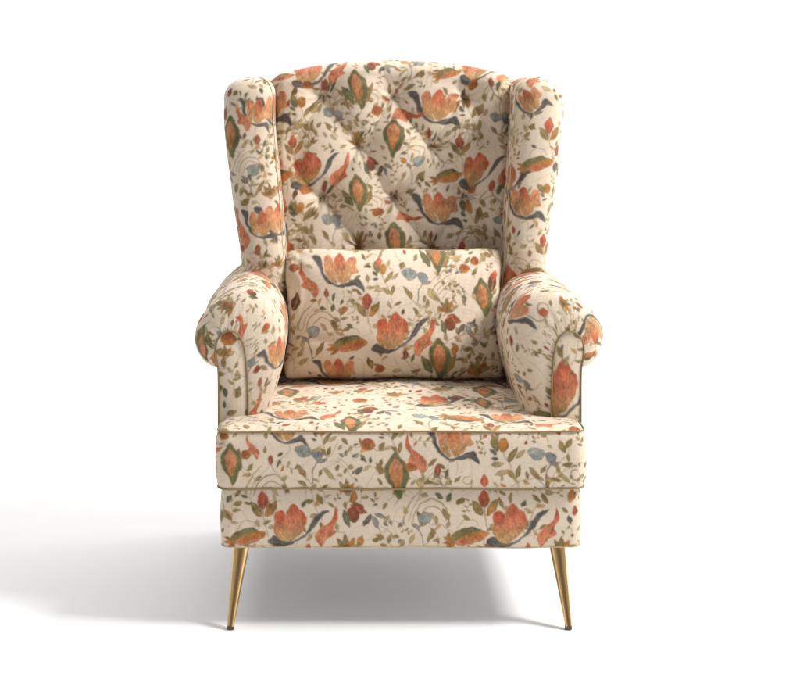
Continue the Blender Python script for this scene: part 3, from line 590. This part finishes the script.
# ---------------------------------------------------------------- armrests
PK = [(.262, .34), (.240, .42), (.222, .48), (.216, .53), (.222, .575), (.245, .617), (.275, .638), (.31, .644), (.345, .634), (.378, .609), (.402, .580), (.412, .549), (.409, .522), (.396, .500), (.380, .489), (.366, .486), (.3625, .475), (.3625, .43), (.3625, .275)]
QK = [(.302, .34), (.302, .40), (.303, .45), (.305, .49), (.308, .52), (.313, .541), (.322, .556), (.333, .563), (.344, .563), (.354, .557), (.362, .547), (.366, .535), (.367, .522), (.366, .510), (.364, .500), (.3625, .492), (.3615, .475), (.3612, .43), (.3612, .275)]
def smooth_pair(n):
    B = cato(np.hstack([PK, QK]), 12); L_ = arcl(B[:, :2]); t = np.linspace(0, L_[-1], n)
    D = np.stack([np.interp(t, L_, B[:, k]) for k in range(4)], 1); return D[:, :2], D[:, 2:], t
def arm(sg, cname, pname):
    Ps, Qs, t = smooth_pair(560)
    if sg < 0: Ps = Ps + np.stack([.014 * (1 - sstep(Ps[:, 0], .25, .33)), 0 * Ps[:, 0]], 1) * (t < .45)[:, None]
    lv = []
    for a in np.linspace(0, PI / 2, 44): lv.append((math.sin(a) ** .9, .092 + .050 * (1 - math.cos(a)), a * .07))
    ybs = np.r_[np.linspace(.1435, .45, 170), np.linspace(.455, .66, 30)]
    for y in ybs: lv.append((1, y, .11 + y - .142))
    for a in np.linspace(0, PI / 2, 8)[1:]: lv.append((math.cos(a), .66 + .03 * math.sin(a), .63 + a * .05))
    V = []; C = []
    for k, y, vl in lv:
        p = Qs + (Ps - Qs) * k
        # sag and padding unevenness
        full = np.hypot(*(Ps - Qs).T); mask = np.clip(full / .05, 0, 1) * k
        x = p[:, 0]; z = p[:, 1] + .006 * sstep(np.array(y), .1, .2) * np.sin(PI * np.clip((z_ := p[:, 1] - .5) / .15, 0, 1)) * 0
        wv = (.0016 * wob(x * sg, np.full_like(x, y), z, 18) + .0035 * wob(x * sg, np.full_like(x, y), z, 7)) * mask
        cx, cz = .315, .54
        n_ = np.stack([x - cx, z - cz], 1); n_ /= np.linalg.norm(n_, axis=1)[:, None] + 1e-6
        x = x + n_[:, 0] * wv; z = z + n_[:, 1] * wv
        # pulled pleats where the cloth gathers over the front edge
        g = .0006 * np.sin(t * 150 + 2 * np.sin(t * 37)) * np.exp(-((k - .35) / .25) ** 2) * (vl < .12) * sstep(t, .26, .34) * (1 - sstep(t, .50, .56))
        V.append(np.c_[sg * x, np.full_like(x, y) - g, z]); C.append(CV[cname].sample(-sg * vl * 500, -t * 500) if sg < 0 else CV[cname].sample(np.full_like(t, -vl * 500), -t * 500))
    V = np.array(V).transpose(1, 0, 2); C = np.array(C).transpose(1, 0, 2)
    ar = MB().grid(V, C, flip=sg > 0).build('armrest', M_FAB, chair)
    # front facing and rear closing panels
    Q = resamp(np.array(cato(QK, 10)), 480); h = 240; a_, b_ = Q[:h], Q[::-1][:h]
    # pair points of equal height on the two sides
    r = np.linspace(0, 1, 44)
    XZ = a_[:, None] * (1 - r)[None, :, None] + b_[:, None] * r[None, :, None]
    top = sstep(XZ[..., 1], .5, .563); dome = .007 * np.sin(PI * r)[None] ** .6 * (1 - .5 * top)
    Vp = np.stack([sg * XZ[..., 0], .0925 - dome, XZ[..., 1]], -1)
    Cp = CV[pname].sample(340 + (Vp[..., 0] + .119) * 502, 77 + (1.07 - Vp[..., 2]) * 502)
    MB().grid(Vp, Cp, flip=sg > 0).build('front_panel', M_FAB, ar)
    Vr = Vp.copy(); Vr[..., 1] = .690 + dome * .2
    MB().grid(Vr, Cp, flip=sg < 0).build('rear_panel', M_FAB, ar)
    Qp = resamp(Q[20:-60], 160)
    tube(np.c_[sg * Qp[:, 0], np.full(160, .0895), Qp[:, 1]], .0017).build('piping', M_PIPE, ar)
    return ar
al_ = arm(-1, 'arml', 'armpl'); ar_ = arm(1, 'armr', 'armpr')
wl['label'] = 'left wing padded in floral linen'; 
del wl['label']

# ---------------------------------------------------------------- outside back
zb = np.r_[.275, np.linspace(.28, 1.02, 60), 1.045, 1.058, 1.062]
V = []; C = []
for z in zb:
    w = np.interp(z, zk, xo_k); w = max(w, .345) - (.0 if z < 1.03 else (z - 1.03) * .6)
    x = np.linspace(-w, w, 90); e = np.abs(x) / w
    y = .705 - .02 * e ** 8
    V.append(np.c_[x, y, z + (ztop(np.clip(x, -.288, .288)) - 1.068 - .004) * sstep(z, .9, 1.06) * (1 - sstep(np.abs(x), .25, .36))]); C.append(CV['back'].sample(400 + x * 438, np.full_like(x, 77 + (1.1 - z) * 438)))
V = np.array(V).transpose(1, 0, 2); C = np.array(C).transpose(1, 0, 2)
mb = MB().grid(V, C, flip=True)
e = V[:, -1]; s_ = e.copy(); s_[:, 1] = .64; 
mb.grid(np.stack([e, (e + s_) / 2 + [0, 0, .004], s_], 1), np.repeat(C[:, -1:], 3, 1), flip=True)
mb.build('outside_back', M_FAB, chair)

# ---------------------------------------------------------------- legs
def leg(tx, ty, fx, fy):
    top = np.array([tx, ty, .1575]); ft = np.array([fx, fy, .006])
    t = np.linspace(0, 1, 24)[:, None]; p = top + (ft - top) * t
    lg = tube(p, np.linspace(.0168, .0066, 24), nr=40).build('leg', M_BRASS, chair)
    q = ft + (top - ft) / np.linalg.norm(top - ft) * .004
    p2 = np.array([[q[0], q[1], .0], [q[0], q[1], .0002], [q[0], q[1], .003], [*(q + (top - ft) * .001)]])
    tube(p2, np.array([.0001, .0068, .0070, .0068]), nr=32).build('foot_cap', M_RUB, lg)
leg(-.312, .066, -.331, .004); leg(.309, .066, .324, .004); leg(-.29, .60, -.305, .655); leg(.29, .60, .305, .655)

# ---------------------------------------------------------------- lumbar pillow (rests on the seat, against the back)
def pillow():
    hw, hh, th = .236, .139, .078
    ns, nt = 330, 200
    s, t = np.meshgrid(np.linspace(-1, 1, ns), np.linspace(-1, 1, nt), indexing='ij')
    def shape(s, t, side):
        X = hw * s * (1 - .018 * np.abs(t) ** 14 - .012 * (1 - t * t)) + .0022 * np.sin(t * 9 + s) * np.abs(s) ** 3; Zl = hh * t * (1 - .022 * np.abs(s) ** 18) + .0022 * np.sin(s * 8 + 1) * np.abs(t) ** 3
        prof = np.clip((1 - np.abs(s) ** 2.8) * (1 - np.abs(t) ** 2.3), 0, 1) ** .5 * (1 - .12 * t)
        prof = np.clip(prof, 0, 1)
        h = th * prof
        # corner creases
        for cs in (-1, 1):
            for ct in (-1, 1):
                rx, rz = (s - cs) * hw, (t - ct) * hh; r_ = np.hypot(rx, rz) + 1e-6; a = np.arctan2(rz * -ct, rx * -cs)
                h = h + .0014 * np.sin(11 * a + 2 * cs + 3 * ct) * np.exp(-((r_ - .045) / .03) ** 2)
        # vertical soft folds near the left and right ends
        h = h + .004 * np.exp(-((np.abs(s) - .90 + .03 * np.sin(3 * t)) / .035) ** 2) * np.cos(t * 4 + s) - .004 * np.exp(-((t + .55 + .25 * s) / .06) ** 2) * np.exp(-((s + .75) / .25) ** 2) - .003 * np.exp(-((t - .5 - .3 * s) / .05) ** 2) * np.exp(-((s - .7) / .2) ** 2)
        h = h + (.0050 * wob(X, 0 * X, Zl, 10) + .0020 * wob(X, 0 * X, Zl, 30)) * prof
        h = np.maximum(h, 0) if side > 0 else np.maximum(h, 0) * .75
        tilt = math.radians(15); c, n_ = math.cos(tilt), math.sin(tilt)
        yl = -side * h
        Y = .385 + yl * c + Zl * n_; Z = .5545 - yl * n_ * .35 + Zl * c
        return np.stack([X - .002, Y, Z], -1)
    C = CV['pillow'].sample(394 + s * 107, 316.5 - t * 64)
    mb = MB(); mb.grid(shape(s, t, 1), C)
    s2, t2 = s[::3, ::3], t[::3, ::3]
    s2, t2 = np.meshgrid(np.linspace(-1, 1, 110), np.linspace(-1, 1, 70), indexing='ij')
    mb.grid(shape(s2, t2, -1), CV['pillow'].sample(394 + s2 * 107, 316.5 - t2 * 64), flip=True)
    o = mb.build('lumbar_pillow', M_FAB)
    a = np.linspace(-1, 1, 70)
    E = [(a, 0 * a + 1), (0 * a + 1, -a), (-a, 0 * a - 1), (0 * a - 1, a)]
    ss = np.concatenate([e[0][:-1] for e in E]); tt = np.concatenate([e[1][:-1] for e in E])
    path = shape(ss, tt, 1); path = .5 * (path + shape(ss, tt, -1))
    tube(path, .0016, True).build('piping', M_PIPE2, o)
    o['label'] = 'rectangular lumbar pillow in cream floral fabric resting on the seat against the tufted back'; o['category'] = 'pillow'
pillow()

# ---------------------------------------------------------------- backdrop sweep
yc = np.r_[np.linspace(-6, 2.2, 30), 2.2 + 1.6 * np.sin(np.linspace(0, PI / 2, 24)[1:]), np.full(10, 3.8)]
zc = np.r_[np.zeros(30), 1.6 * (1 - np.cos(np.linspace(0, PI / 2, 24)[1:])), np.linspace(1.75, 5, 10)]
xc = np.linspace(-7, 7, 40)
V = np.stack([np.broadcast_to(xc[:, None], (40, len(yc))), np.broadcast_to(yc, (40, len(yc))), np.broadcast_to(zc, (40, len(yc)))], -1)
bg = MB().grid(V).build('backdrop', M_BG); bg['kind'] = 'structure'; bg['label'] = 'seamless white studio floor curving up into the background'

# ---------------------------------------------------------------- light
def area(name, loc, target, size, power, col=(1, 1, 1), sy=None):
    l = bpy.data.lights.new(name, 'AREA'); l.energy = power; l.color = col; l.size = size
    if sy: l.shape = 'RECTANGLE'; l.size_y = sy
    o = bpy.data.objects.new(name, l); bpy.context.scene.collection.objects.link(o); o.location = loc
    from mathutils import Vector
    o.rotation_euler = (Vector(target) - Vector(loc)).to_track_quat('-Z', 'Y').to_euler()
    return o
area('key_softbox', (3.5, -.5, 4.05), (0, .3, .4), 1.3, 345, (1, .985, .965))
area('backdrop_light', (0, 1.6, 4.6), (0, 3.6, 1.2), 5, 170, (1, 1, 1), 1)
w = bpy.data.worlds.new('World'); bpy.context.scene.world = w; w.use_nodes = True
bgn = w.node_tree.nodes['Background']; bgn.inputs[1].default_value = .50
# made-up surround: white fill, dimmed behind camera to darken leg reflections and front faces
wn, wL = w.node_tree.nodes, w.node_tree.links
tc = wn.new('ShaderNodeTexCoord'); sx = wn.new('ShaderNodeSeparateXYZ'); rp = wn.new('ShaderNodeValToRGB'); mr = wn.new('ShaderNodeMapRange')
wL.new(tc.outputs['Generated'], sx.inputs[0]); mr.inputs['From Min'].default_value = -1; wL.new(sx.outputs['Y'], mr.inputs['Value']); wL.new(mr.outputs[0], rp.inputs[0])
rp.color_ramp.elements[0].position = .02; rp.color_ramp.elements[0].color = (.30, .30, .30, 1)
rp.color_ramp.elements[1].position = .22; rp.color_ramp.elements[1].color = (1, 1, 1, 1)
wL.new(rp.outputs[0], bgn.inputs[0])

# ---------------------------------------------------------------- camera
cam = bpy.data.cameras.new('camera'); co = bpy.data.objects.new('camera', cam); bpy.context.scene.collection.objects.link(co)
co.location = (-.119, -3, 1.07); co.rotation_euler = (PI / 2, 0, 0)
cam.sensor_width = 36; cam.lens = 1551 / 800 * 36; cam.shift_x = (400 - 340) / 800; cam.shift_y = -(343.5 - 77) / 800; cam.clip_end = 100
sc = bpy.context.scene; sc.camera = co
sc.view_settings.view_transform = 'Standard'; sc.view_settings.look = 'None'; sc.view_settings.gamma = 1; sc.view_settings.exposure = 0
